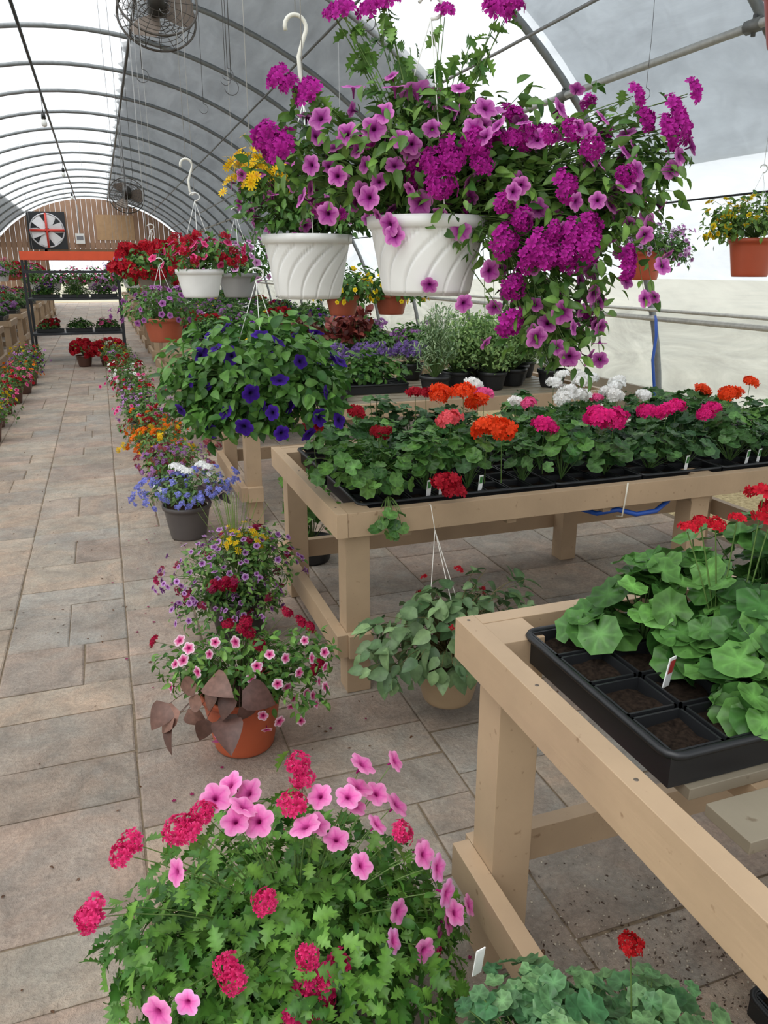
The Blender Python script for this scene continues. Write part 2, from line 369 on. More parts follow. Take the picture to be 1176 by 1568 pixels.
pipe('roof_purlin',3.34,2.70,.024,(165,165,162),clamps=True);pipe('roof_purlin',-.57,4.10,.02,(70,74,78));pipe('roof_purlin',.62,4.09,.02,(90,92,94))
pipe('roof_purlin',-3.5,2.70,.022,(120,120,120));pipe('roof_purlin',2.2,3.56,.012,(110,110,110));pipe('roof_purlin',2.95,3.02,.012,(130,130,130))
pipe('wall_rail',4.31,1.10,.022,(185,183,176));pipe('wall_rail',4.28,1.17,.014,(185,183,176));pipe('wall_rail',-4.40,1.10,.022,(170,170,165))
pipe('side_wire',3.94,1.95,.007,(25,25,28))
m=MB();m.box((4.42,-1.85,.28),(4.46,YF-.1,.50),0,lin((140,130,115)));m.obj('baseboard_right',[M_WOOD])
m=MB();m.box((-4.59,-1.85,.28),(-4.55,YF-.1,.50),0,lin((140,130,115)));m.obj('baseboard_left',[M_WOOD])
m=MB();x=-4.6;wi=.2
zarc=lambda x:HZ*math.sqrt(max(0,1-((x-XC)/AX)**2))
while x<4.5:
    x1=min(x+wi-.01,4.49)
    z0=0 if (x1<-1.9 or x>1.1) else 2.15
    za,zb=zarc(x),zarc(x1)
    if min(za,zb)>z0+.02:
        c=lin((160,126,102))*(.88+.24*rng.random())
        V=[(x,YF,z0),(x1,YF,z0),(x1,YF+.03,z0),(x,YF+.03,z0),(x,YF,za),(x1,YF,zb),(x1,YF+.03,zb),(x,YF+.03,za)]
        m.raw(V,[0,3,2,1,4,5,6,7,0,1,5,4,1,2,6,5,2,3,7,6,3,0,4,7],[4]*6,0,c,False)
    x+=wi
m.box((-4.5,YF+.03,2.3),(4.4,YF+.06,2.5),0,lin((120,90,70)))
m.box((.1,YF-.02,2.6),(1.6,YF-.002,3.6),0,lin((186,150,112)));m.obj('wall_back',[M_WOOD])
m=MB()
for a in ((-2.0,-1.88),(1.08,1.2)): m.box((a[0],YF-.04,0),(a[1],YF+.0,2.25),0,lin((130,100,75)))
m.box((-2.0,YF-.04,2.13),(1.2,YF,2.25),0,lin((130,100,75)));m.obj('trim_door',[M_WOOD])
m=MB();fx,fz=-1.8,2.95
m.box((fx-.72,YF-.10,fz-.72),(fx+.72,YF-.05,fz+.72),PLA,lin((35,36,40)))
m.path([(fx+.64*math.cos(a),YF-.12,fz+.64*math.sin(a)) for a in np.linspace(0,2*math.pi,33)[:-1]],.03,6,MET,lin((200,200,205)),True)
for k in range(6):
    a=k*math.pi/3+.2;ca,sa=math.cos(a),math.sin(a);V=[]
    for rr,w0 in ((.1,.1),(.35,.17),(.6,.2)):
        for sgn in (-1,1): V.append((fx+rr*ca-sgn*w0*sa,YF-.14-sgn*.03,fz+rr*sa+sgn*w0*ca))
    m.raw(V,[0,1,3,2,2,3,5,4],[4,4],PLA,lin((225,225,228)),True)
for a in (0,math.pi/2): 
    ca,sa=math.cos(a),math.sin(a);m.path([(fx-.66*ca,YF-.18,fz-.66*sa),(fx,YF-.18,fz),(fx+.66*ca,YF-.18,fz+.66*sa)],.05,6,PLA,lin((200,50,35)))
m.obj('exhaust_fan')
m=MB();m.box((-.75,YF-.24,2.45),(-.4,YF-.1,2.85),PLA,lin((225,225,222)));m.path([(-.57,YF-.17,2.85),(-.57,YF-.17,3.4),(-.57,YF-.17,3.95)],.02,6,MET,lin((150,150,150)));m.box((-.7,YF-.25,2.6),(-.45,YF-.24,2.75),PLA,lin((120,120,125)));m.obj('electrical_box')
# ------------------------------------------------------------------ ground
bpy.ops.mesh.primitive_plane_add(size=160,location=(0,30,-.06));g=bpy.context.object;g.name='ground';g.data.materials.append(M_GRASS)
m=MB();m.raw([(-4.7,-1.9,-.022),(4.7,-1.9,-.022),(4.7,YF+4,-.022),(-4.7,YF+4,-.022)],[0,1,2,3],[4],0,(1,1,1));m.obj('floor_straw',[M_STRAW])
m=MB();m.raw([(-2.9,-1.9,-.006),(3.3,-1.9,-.006),(3.3,YF+3,-.006),(-2.9,YF+3,-.006)],[0,1,2,3],[4],1,(1,1,1))
pal=[(172,160,146),(168,156,144),(174,156,142),(166,157,147),(178,165,150),(168,151,138),(180,163,146),(164,150,137)]
def stone(m,x0,x1,y0,y1):
    j=lambda:(rng.random()-.5)*.012
    g_=.003;b=.006;h=rng.random()*.002
    P=[(x0+g_+j()*.4,y0+g_+j()*.6),(x1-g_+j()*.4,y0+g_+j()*.6),(x1-g_+j()*.4,y1-g_+j()*.6),(x0+g_+j()*.4,y1-g_+j()*.6)]
    cx,cy=(x0+x1)/2,(y0+y1)/2;V=[]
    for z,i in ((-.03,0),(-.004+h*.5,0),(h-.001,b)):
        for p in P: V.append((p[0]+(i if p[0]<cx else -i),p[1]+(i if p[1]<cy else -i),z))
    L=[];T=[]
    for k in (0,4):
        for a in range(4):
            a2=(a+1)%4;L+=[k+a,k+a2,k+4+a2,k+4+a];T.append(4)
    L+=[8,9,10,11];T.append(4)
    c=lin(pal[rng.integers(len(pal))])*(.90+.18*rng.random())
    m.raw(V,L,T,0,c,False)
x=-2.86
while x<3.2:
    y=-1.9+rng.random()*.3
    while y<YF+2.5:
        l=[.20,.24,.30,.36,.46][rng.integers(5)]*(.96+.08*rng.random())
        q=rng.random()
        if q<.22 and l>.28: stone(m,x,x+.235,y,y+l);stone(m,x+.235,x+.47,y,y+l)
        elif q<.34 and l>.34: stone(m,x,x+.47,y,y+l*.42);stone(m,x,x+.47,y+l*.42,y+l)
        elif q<.46 and l>.28: stone(m,x,x+.30,y,y+l);stone(m,x+.30,x+.47,y,y+l*.5);stone(m,x+.30,x+.47,y+l*.5,y+l)
        else: stone(m,x,x+.47,y,y+l)
        y+=l
    x+=.47
n=520;P=np.stack([rng.uniform(-1.,2.2,n),rng.uniform(.3,9,n),np.full(n,.003)],1);m.inst(L_OV,P,rot_to(np.tile([[0,0,1.]],(n,1))+rng.normal(size=(n,3))*.2),.008+.010*rng.random(n),2,lin((120,80,50)),lin((90,64,44)),lin((70,52,38)))
n=90;P=np.stack([rng.uniform(-.1,.8,n),rng.uniform(.5,5,n),np.full(n,.004)],1);m.inst(FL5,P,rot_to(np.tile([[0,0,1.]],(n,1))),.004+.004*rng.random(n),3,lin((150,20,80)),lin((150,30,80)),lin((120,20,90)))
n=1500;P=np.stack([rng.normal(1.0,.22,n),rng.normal(.95,.22,n),np.full(n,.002)],1);m.inst(FL5,P,rot_to(rng.normal(size=(n,3))+np.array([0,0,1.])),.0018+.002*rng.random(n),3,lin((220,214,200)),lin((200,190,170)),lin((120,90,66)))
n=1500;P=np.stack([rng.normal(1.05,.25,n),rng.normal(.9,.22,n),np.full(n,.003)],1);m.inst(L_OV,P,rot_to(np.tile([[0,0,1.]],(n,1))+rng.normal(size=(n,3))*.5),.004+.007*rng.random(n),2,lin((80,60,44)),lin((70,52,40)),lin((54,40,32)))
m.obj('floor',[M_STONE,M_JOINT,M_LEAF,M_PET])
# ------------------------------------------------------------------ benches
WC=lin((178,152,123));WG=lin((142,132,114))
def bench(name,x0,x1,y0,y1,zt,zl=.16,mid=None,drop=.055):
    m=MB();c=lambda:WC*(.94+.1*rng.random());t=.04;h=.088
    m.box((x0,y0,zt-h),(x0+t,y1,zt),0,c());m.box((x1-t,y0,zt-h),(x1,y1,zt),0,c())
    m.box((x0+t+.001,y0,zt-h),(x1-t-.001,y0+t,zt-.001),0,c());m.box((x0+t+.001,y1-t,zt-h),(x1-t-.001,y1,zt-.001),0,c())
    px=[x0+t+.001,(mid or (x0+x1)/2)-.045,x1-t-.091]
    for i,xx in enumerate(px):
        for yy in (y0+t+.001,y1-t-.091):
            top=zt-.002 if drop>.03 else zt-.02
            m.box((xx,yy,0.001),(xx+.09,yy+.09,top),0,c())
    for xx in np.arange(x0+.25,x1-.1,.42): m.box((xx,y0+t+.002,zt-h-.03),(xx+.04,y1-t-.002,zt-drop-.021),0,c()*.8)
    ys=np.arange(y0+t+.004,y1-t-.09,.118)
    for yy in ys: m.box((x0+t+.092,yy,zt-drop-.02),(x1-t-.092,yy+.085,zt-drop),0,WG*(.85+.25*rng.random()))
    m.box((x0,y0+.02,zl),(x0+t,y1-.02,zl+h),0,c());m.box((x1-t,y0+.02,zl),(x1,y1-.02,zl+h),0,c())
    m.box((x0+t+.001,y1-t,zl+.001),(x1-t-.001,y1-.001,zl+h),0,c())
    m.box((x0+t,y0+.001,zl),(x0+t+.09,y0+t,zl+h),0,c())
    for yy in np.arange(y0+.08,y1,.27): m.lathe([(0,.0012),(.0035,.001),(.004,0)],(x0+t/2,yy,zt),8,0,lin((90,80,70)))
    o=m.obj(name,[M_WOOD]);b=o.modifiers.new('bevel','BEVEL');b.width=.003;b.segments=2;b.limit_method='ANGLE';return o
bench('plant_bench',.615,3.2,.12,1.30,.82,.19)
bench('plant_bench',.67,3.2,2.37,3.46,.71,mid=2.23)
for y in (4.42,6.5,8.6,10.7,12.8,15.0,17.2,19.4,21.6,23.8,26,28.2): bench('plant_bench',.67,3.2,y,y+1.1,.71,drop=.0)
for y in (5.6,7.8,10.0,12.2,14.4,16.6,18.8,21,23.2,25.4,27.6): bench('plant_bench',-3.9,-1.45,y,y+1.1,.66,drop=.0)
# ------------------------------------------------------------------ trays
def tray(m,x0,y0,w,d,z,nx,ny,cells=None):
    c=lin((26,27,29));h=.055;tt=.006
    m.box((x0,y0,z),(x0+w,y0+d,z+.004),PLA,c)
    for a,b in (((x0,y0),(x0+tt,y0+d)),((x0+w-tt,y0),(x0+w,y0+d))): m.box((*a,z+.004),(*b,z+h),PLA,c)
    for a,b in (((x0+tt,y0),(x0+w-tt,y0+tt)),((x0+tt,y0+d-tt),(x0+w-tt,y0+d))): m.box((*a,z+.004),(*b,z+h),PLA,c)
    R_=.02;pp=[]
    for cx,cy,a0 in ((x0+w-R_,y0+d-R_,0),(x0+R_,y0+d-R_,90),(x0+R_,y0+R_,180),(x0+w-R_,y0+R_,270)):
        for q in (0,30,60,90): pp.append((cx+R_*1.2*math.cos(math.radians(a0+q)),cy+R_*1.2*math.sin(math.radians(a0+q)),z+h))
    m.path(pp,.007,6,PLA,c,True)
    for i in range(nx):
        for j in range(ny):
            cx=x0+w*(i+.5)/nx;cy=y0+d*(j+.5)/ny;a=w/nx*.46;b=d/ny*.46;zz=z+h+.003
            for sx,sy,ex,ey in ((-a,-b,a,-b+.004),(-a,b-.004,a,b),(-a,-b,-a+.004,b),(a-.004,-b,a,b)): m.box((cx+sx,cy+sy,z+.006),(cx+ex,cy+ey,zz),PLA,c*1.3)
            g_=5;V=[];L=[]
            for jj in range(g_):
                for ii in range(g_):
                    V.append((cx-a+.004+(2*a-.008)*ii/(g_-1),cy-b+.004+(2*b-.008)*jj/(g_-1),zz-.026+.012*rng.random()))
            for jj in range(g_-1):
                for ii in range(g_-1): q=jj*g_+ii;L+=[q,q+1,q+g_+1,q+g_]
            m.raw(V,L,[4]*((g_-1)**2),SOIL,lin((36,28,22)))
def tagin(m,x,y,z,rz=0,col=(180,60,60)):
    ca,sa=math.cos(rz),math.sin(rz)
    def q(a,b,zz): return (x+ca*a-sa*b,y+sa*a+ca*b,zz)
    V=[q(-.009,-.001,z),q(.009,-.001,z),q(.009,.001,z),q(-.009,.001,z),q(-.009,-.009,z+.06),q(.009,-.009,z+.06),q(.009,-.007,z+.06),q(-.009,-.007,z+.06)]
    m.raw(V,[0,3,2,1,4,5,6,7,0,1,5,4,1,2,6,5,2,3,7,6,3,0,4,7],[4]*6,PLA,lin((240,240,238)),False)
    V=[q(-.007,-.0055,z+.028),q(.007,-.0055,z+.028),q(.007,-.0095,z+.055),q(-.007,-.0095,z+.055)];m.raw(V,[0,1,2,3],[4],PLA,lin(col),False)
def geranium(m,c,r,h,n,size=.075,tp=L_GER,cA=(56,100,44),cB=(100,148,72),low=-.45):
    c=np.array(c,float)
    p,d=shell(n,c+np.array([0,0,h*.55]),(r,r,h*.5),low,.6,.15)
    leaves(m,p,d,tp,size,cA,cB,1.0,.45,.1,1.25)
    stems(m,c,p[::2],.0022,(96,130,70),.05)
def headsat(m,q,col,hs,base,tpf=GERH,st=True):
    n=len(q);dd=nrm(np.array([[0,0,1.]])+rng.normal(size=(n,3))*.25)
    c=lin(col);v=1+.08*rng.normal(size=(n,1));k=.82 if min(col)>200 else .5
    m.inst(tpf,q,rot_to(dd,None),hs*(.85+.3*rng.random(n)),PET,c*k*v,c*v,np.clip(c*1.2*v+.015,0,1))
    if st: stems(m,base,q-dd*hs*.3,.0024,(110,140,75),.03)
RED=(196,14,40);ORG=(248,72,20);MAG=(226,28,124);PNK=(240,90,150);WHT=(246,243,238);CRM=(170,8,36)
PA=[(.92,1.10,34,.09,.18),(1.05,1.10,40,.11,.22),(1.20,1.09,44,.12,.24),(1.40,1.07,40,.13,.24),(1.02,.97,44,.10,.17),(1.18,.96,44,.12,.22),(.97,.87,38,.085,.13),(1.09,.82,48,.11,.16),(1.26,.82,46,.12,.19),(.84,1.13,24,.06,.10),(.92,.99,18,.06,.09),(.92,.83,36,.07,.09),(1.02,.79,34,.08,.10),(1.42,.86,40,.12,.2),(1.6,1.05,40,.13,.24),(1.6,.85,40,.13,.22)]
for ti,(x0,y0) in enumerate(((.715,.765),(1.145,.765),(1.575,.765))):
    m=MB();tray(m,x0,y0,.41,.42,.767,4,4)
    for k,(x,y,n,R_,H_) in enumerate(PA):
        if (x<1.14)==(ti==0) and (x>=1.57)==(ti==2): geranium(m,(x,y,.80),R_,H_,n,.070,low=-.7)
    if ti==0:
        headsat(m,np.array([[.93,1.0,1.085],[.955,.99,1.08],[.905,1.0,1.075],[.99,.98,1.09]]),RED,.020,(1.0,1.0,.85),VERB)
        headsat(m,np.array([[1.06,1.0,1.12],[1.075,.99,1.09]]),RED,.028,(1.05,1.0,.85),VERB)
        tagin(m,.845,.94,.815,.3);tagin(m,1.00,.745,.84,.2)
    m.obj('geranium_tray')
m=MB();tray(m,1.13,.46,.5,.44,.002,4,4);m.obj('seedling_tray')
BF=[(.70,2.78,.93,CRM,.045),(.94,3.0,.937,CRM,.04),(.936,2.7,.905,CRM,.04),(.98,2.75,.90,CRM,.03),(1.057,2.34,.795,CRM,.056),(1.08,2.33,.765,CRM,.045),(1.24,3.1,.985,CRM,.045),(1.27,3.05,.99,CRM,.035),(1.30,2.95,1.01,ORG,.05),(1.33,2.8,1.03,ORG,.055),(1.27,2.9,1.0,ORG,.04),(1.18,2.6,.96,(250,100,110),.05),(1.28,2.5,.945,ORG,.055),(1.34,2.48,.935,ORG,.05),(1.39,2.8,.985,ORG,.045),(1.52,3.1,1.01,WHT,.04),(1.52,3.0,.98,PNK,.045),(1.56,2.55,.92,MAG,.05),(1.60,2.75,.975,PNK,.035),(1.57,2.8,.975,WHT,.035),(1.80,2.55,.935,MAG,.055),(1.87,2.55,.925,MAG,.055),(1.83,2.6,.95,MAG,.05),(2.16,2.6,.935,MAG,.05),(2.11,2.65,.925,MAG,.045),(2.37,2.6,.905,MAG,.045),(2.45,2.65,.92,MAG,.045),(2.3,2.7,.93,MAG,.04),(1.86,2.9,.965,WHT,.045),(1.92,2.95,.985,WHT,.04),(1.98,2.95,.955,WHT,.045),(2.05,3.05,1.0,WHT,.045),(2.0,3.15,1.02,WHT,.04),(2.12,2.9,.957,WHT,.045),(2.2,3.0,.98,WHT,.045),(2.28,2.9,.95,WHT,.04),(2.15,3.0,.96,WHT,.045),(2.1,3.15,1.01,WHT,.045),(2.24,3.05,.99,WHT,.04),(1.9,3.05,1.0,WHT,.04),(1.95,3.0,.96,PNK,.03),(2.06,2.95,.94,PNK,.03),(2.7,3.0,.936,ORG,.045),(2.67,2.8,.95,ORG,.06),(2.89,2.9,.98,ORG,.045),(2.75,2.85,.94,ORG,.04),(2.2,3.2,.99,WHT,.04)]
cols=[((46,82,42),(92,132,70)),((50,92,44),(102,146,70)),((40,74,44),(82,120,70))]
for i in range(6):
    for jj in range(2):
        m=MB();x0=.78+i*.395;y0=(2.45,2.93)[jj]
        tray(m,x0,y0,.385,.44,.657,4,4)
        for a in range(2):
            for b in range(2):
                ca,cb=cols[rng.integers(3)]
                geranium(m,(x0+.1+a*.185+rng.normal()*.02,y0+.1+b*.23,.70),.115,.12+.12*rng.random(),40,.060,L_GER,ca,cb)
        for k in range(2): 
            xx=x0+.05+rng.random()*.3
            if jj==0 and rng.random()<.6:tagin(m,xx,y0+.03,.71,.2,(60,120,60))
        for f in BF:
            if abs(f[0]-(x0+.19))<=.1975 or (i==0 and f[0]<x0) or (i==5 and f[0]>x0+.3):
                if (f[1]<2.9)==(jj==0): headsat(m,np.array([f[:3]]),f[3],f[4]*.98,(f[0]+.02,max(f[1]+.03,2.5),.72))
        if jj==0 and i==0:
            p,d=shell(90,(.84,2.55,.80),(.22,.20,.11),-.5,.5);leaves(m,p,d,L_GER,.05,(60,104,46),(108,150,70));stems(m,(.88,2.6,.72),p[::2],.002,(110,140,75))
            p,d=shell(14,(.86,2.33,.67),(.05,.03,.06),-.9,.5);leaves(m,p,d,L_GER,.045,(50,90,40),(90,130,60));stems(m,(.88,2.45,.73),p,.002,(110,140,75))
        m.obj('geranium_tray')
# ================================================================== HANGING BASKETS
VIO=((84,8,72),(164,54,148),(222,136,204));VMG=(172,18,140)
def H1():
    m=MB();c=np.array([.657,1.584,1.60]);pot(m,c,.122,.092,.155,(226,226,224),True)
    hanger(m,c,.122,4.08,.36)
    def lc(l): return loc(c,[(v[0],v[1]*(1-.0037*abs(v[1])),v[2]) for v in l])
    E=[(-14,8,0,13,8,10,520),(0,10,2,15,10,12,640),(18,5,4,16,13,12,760),(31,4,2,13,14,12,560),(43,9,0,8,9,8,260),(25,-15,5,10,12,8,380),(29,-27,3,7,7,6,150),(0,21,0,13,6,8,160),(-26,13,0,8,7,7,140),(12,15,0,13,7,9,300)]
    for a,u,t,ra,ru,rt,n in E:
        cc=lc([(a,u,t)])[0]
        p,d=shell(n,cc,(ra*.0105,rt*.0105,ru*.0105),-.9,.8,.34)
        leaves(m,p,d,L_OV,.033,(52,90,38),(108,144,64),.6,.6,.2)
        stems(m,c+np.array([0,0,-.01]) if u>-10 else cc+np.array([-.1,0,.08]),p[::6],.0014,(104,134,70),.06)
        nb=int(n*.045);p,d=shell(nb,cc,(ra*.0115,rt*.0115,ru*.0115),-.8,.25,.25)
        blooms(m,p,d,PETU,.038,*VIO,up=.1,jit=.4)
        nb=int(n*.010);p,d=shell(nb,cc,(ra*.0115,rt*.0115,ru*.0115),-.8,.25,.25)
        if len(p): q=nrm(d+rng.normal(size=d.shape)*.3);m.inst(VERB,p,rot_to(q,None),.026*(.8+.4*rng.random(len(p))),PET,lin((100,6,84)),lin(VMG),lin((200,50,172)))
    V=[(-19,44,0),(-17,43,2),(-10,45.5,0),(-9,46,2),(13.6,45,0),(15,44,1),(2,46,0),(-30,28,3),(-28,27,4),(-33,14.6,6),(-31,13,7),(-28,13,8),(-24,25,4),(7.5,11.4,14),(0,8,14),(2,6,14),(13,1.4,15),(26,-8,15),(20,-5.7,15),(14,-5,14),(30.5,-3,14),(39,-10,11),(40,-8,10),(45.6,18.6,4),(50,18,3),(39.4,24,4),(51,24.6,1),(16,-14,11),(15.6,-21,9),(25,4,14),(10,8,14),(4,10,14),(22,-8,16),(27,-4,15),(17,-1,15),(47,16,4),(23,-3,16),(29,-7,15),(19,-9,15),(43,20,4),(48,21,2)]
    p=lc(V);p=p+rng.normal(size=p.shape)*.006;d=nrm(p-(c+np.array([0,0,.02]))+np.array([0,0,.06]))
    m.inst(VERB,p,rot_to(nrm(d+OFF_T*.5),None),.033*(.75+.4*rng.random(len(p))),PET,lin((96,6,80)),lin(VMG),lin((204,52,176)))
    stems(m,c,p-d*.01,.0018,(108,138,72),.04)
    for v in [v for v in V if v[1]>22]+[(-14,40,0),(-4,36,0),(8,38,0),(5,30,0),(10,33,0)]:
        tg=lc([v])[0];b=c+np.array([0,0,.05])
        stems(m,b,tg[None],.0018,(108,138,72),.03)
        ts=rng.random(16)*.75+.2;P=b+(tg-b)*ts[:,None]+np.array([0,0,.015])+rng.normal(size=(16,3))*.006;dd=nrm(rng.normal(size=(16,3)));leaves(m,P,dd,L_SER,.036,(64,104,46),(116,154,72),.6,.4)
    for k in range(34):
        a=rng.uniform(10,50);u=rng.uniform(-34,2) if a<38 else rng.uniform(-18,6);b=lc([(a*.8,4,6)])[0];tg=lc([(a,u,rng.uniform(0,10))])[0]
        stems(m,b,tg[None],.0012,(110,140,76),.2);tt=np.linspace(.4,1,7)[:,None]
        P=b+(tg-b)*tt+np.array([0,0,1.])*(4*tt*(1-tt))*np.linalg.norm(tg-b)*.2;leaves(m,P,nrm(rng.normal(size=(7,3))),L_OV,.028,(60,98,42),(116,152,70),.4,.5,.4)
        blooms(m,tg[None],nrm(rng.normal(size=(1,3))*.4+OFF_T+np.array([0,0,-.2])),PETU,.034,*VIO,up=0)
    W=[(-14,12),(0,16),(-21,18),(-25,3),(-18,7),(-2,2),(-7,9),(-6,14),(6,-3),(21,1),(17,6),(7,-18),(27,-20),(-8,-2),(-7,-4),(0,-14),(29,-31),(10,20),(20,14),(31,10),(36,2),(41,6),(44,-2),(-9,19),(5,24),(28,16),(34,-16),(36,-24),(22,-26),(12,-11),(-12,3),(-10,6),(-16,15),(-4,12),(3,13),(-11,16),(8,16),(33,14),(24,20),(38,12),(-20,0),(-23,9)]
    pw=lc([(a,u,11 if abs(a)<30 else 7) for a,u in W]);d=nrm(pw-c+OFF_T*.3)
    blooms(m,pw,d,PETU,.044,*VIO,up=.05,jit=.2)
    pw=lc([(-15,26,4),(-7,26,4),(-3,25,5),(12,21,4)]);blooms(m,pw,nrm(pw-c),PETU,.056,(150,60,130),(204,96,190),(226,140,212))
    m.obj('hanging_flower_basket')
H1()
def basket(name,c,rt,h,potcol,fol,flw,leafcol=(G1c,G2c),lt=L_OV,ls=.04,swirl=False,top=4.0,bot=-.6,hang=True):
    m=MB();c=np.array(c,float);pot(m,c,rt,rt*.74,h,potcol,swirl)
    if hang: hanger(m,c,rt,top)
    for a,u,t,ra,ru,ro,n in fol:
        cc=loc(c,[(a,u,t)])[0];p,d=shell(n,cc,(ra*.01,ro*.01,ru*.01),bot,.65,.25)
        leaves(m,p,d,lt,ls,*leafcol,.6,.5,.2);stems(m,c,p[::6],.0018,(100,130,70),.06)
        for T_,s_,c0,c1,c2,fr in flw:
            nb=max(1,int(n*fr));p,d=shell(nb,cc,(ra*.0112,ro*.0112,ru*.0112),bot+.1,.18,.25)
            blooms(m,p,d,T_,s_,c0,c1,c2,.3,.35)
    return m
c=(.559,2.224,1.587)
m=basket('x',c,.122,.17,(226,226,224),[(-2,5,0,15,7,13,600),(-10,12,0,10,8,9,260),(14,5,0,10,7,10,300),(24,8,2,10,8,10,320)],[(PETU,.036,*VIO,.05)],swirl=True,ls=.028)
p,d=shell(130,np.array(c)+np.array([-.11,.02,.15]),(.13,.12,.10),-.4,.7,.2);blooms(m,p,d,DAISY,.015,(210,140,10),(246,204,20),(250,214,40),.6,.4)
stems(m,np.array(c),p,.0012,(110,140,70),.04);m.obj('hanging_flower_basket')
UB=((16,4,44),(50,16,118),(76,34,160))
m=basket('x',(.498,2.70,1.13),.125,.15,(190,190,188),[(0,4,0,27,15,24,1100),(-18,-5,4,13,13,13,420),(16,-4,4,14,14,15,480),(-2,-10,14,15,9,8,420)],[(PETU,.06,*UB,.010)],((50,92,42),(104,150,66)),L_OVW,.045,top=4.1,bot=-.75)
p=loc((.498,2.70,1.13),[(-24,-8,18),(-20,2,18),(-26,3,8),(-12,12,14),(8,14,12),(16,8,18),(24,-2,18),(22,-10,20),(10,-14,26),(28,-12,14),(-14,-14,22),(2,16,10),(-6,10,20),(26,8,8),(-28,-4,8),(10,3,25),(18,-16,18),(-2,-12,26)])
blooms(m,p,nrm(p-np.array([.498,2.7,1.1])),PETU,.060,*UB,.1,.3);m.obj('hanging_flower_basket')
m=basket('x',(.495,4.274,1.493),.12,.14,(232,232,230),[(0,7,0,17,9,15,260),(10,6,0,14,9,12,160)],[(PETUS,.05,(150,20,60),(226,50,120),(240,120,170),.10),(VERBS,.03,(110,0,20),(176,14,40),(200,30,60),.05)],swirl=False,top=4.1);m.obj('hanging_flower_basket')
m=basket('x',(.80,4.9,1.47),.12,.14,(150,150,150),[(0,6,0,24,15,20,500)],[(PETUS,.05,(120,50,100),(190,120,180),(220,170,210),.13)],top=4.1);m.obj('hanging_flower_basket')
m=basket('x',(.369,5.34,1.19),.13,.15,(168,84,58),[(0,5,0,25,14,22,500)],[(PETUS,.045,(90,30,90),(150,80,150),(190,130,190),.12)],top=4.1);m.obj('hanging_flower_basket')
m=basket('x',(.41,6.53,1.45),.13,.15,(120,110,100),[(0,6,0,26,17,24,420)],[(GERHS,.05,(90,0,10),(176,14,34),(206,30,50),.12)],lt=L_OVW,ls=.05,top=4.1);m.obj('hanging_flower_basket')
m=basket('x',(3.84,5.02,1.614),.125,.20,(176,78,50),[(4,5,0,22,13,18,620),(24,0,0,8,16,9,220)],[(PETUS,.042,(120,60,120),(190,130,190),(230,200,230),.14)],top=2.2,ls=.036);m.obj('hanging_flower_basket')
m=basket('x',(3.393,3.526,1.653),.125,.20,(178,80,52),[(0,8,0,22,13,18,620),(-18,6,0,9,14,9,220)],[(PETUS,.038,(190,130,10),(244,208,30),(250,220,60),.11)],((70,110,48),(124,158,72)),top=2.6,ls=.036);m.obj('hanging_flower_basket')
m=basket('x',(2.27,2.28,2.38),.13,.18,(150,44,34),[(6,8,0,20,10,18,300)],[(PETUS,.05,(150,20,60),(226,50,120),(240,120,170),.08)],top=3.5,bot=-.2);m.obj('hanging_flower_basket')
def dist(potc,cols,T_,s_,fr=.13):
    m=basket('x',(0,0,0),.13,.15,potc,[(0,5,0,26,16,24,420)],[(T_,s_,*cols,fr)],lt=L_OVW,ls=.05,hang=False);m.path([(0,0,0),(0,0,1.),(0,0,2.5)],.002,4,MET,lin((170,170,170)));return m.mesh('hanging_flower_basket')
RC=((90,0,10),(170,14,34),(204,30,50));PC=((150,20,60),(220,60,130),(240,140,180));UC=((50,10,90),(90,30,140),(130,60,170));LC=((110,50,120),(180,120,190),(220,180,220));YC=((190,130,10),(244,208,30),(250,220,60));OC=((180,60,0),(240,110,20),(250,160,40));WC2=((200,200,160),(240,240,238),(250,250,250))
D=[dist((160,80,56),RC,GERHS,.045),dist((220,220,218),PC,PETUS,.05),dist((160,80,56),UC,PETUS,.05),dist((200,200,200),LC,PETUS,.05),dist((160,80,56),YC,PETUS,.045)]
for i,y in enumerate(np.arange(7.8,24,1.35)):
    if abs(y-14.25)>.7: link('hanging_flower_basket',D[[2,0,3,1,0,2][i%6]],(.45+.08*math.sin(i*2),y,1.42+.04*math.cos(i*3)),i*1.3)
for i,y in enumerate(np.arange(7.4,26,1.6)): link('hanging_flower_basket',D[[2,3,1,0][i%4]],(-1.75,y,1.40),i*1.1)
for i,x in enumerate((-1.1,-.8,-.45,-.1,.2)): link('hanging_flower_basket',D[[1,3,1,1,3][i]],(x,16.2,1.25),i)
for x,y in ((1.75,5.9),(2.15,5.9)): link('hanging_flower_basket',D[4],(x,y,1.30),x)
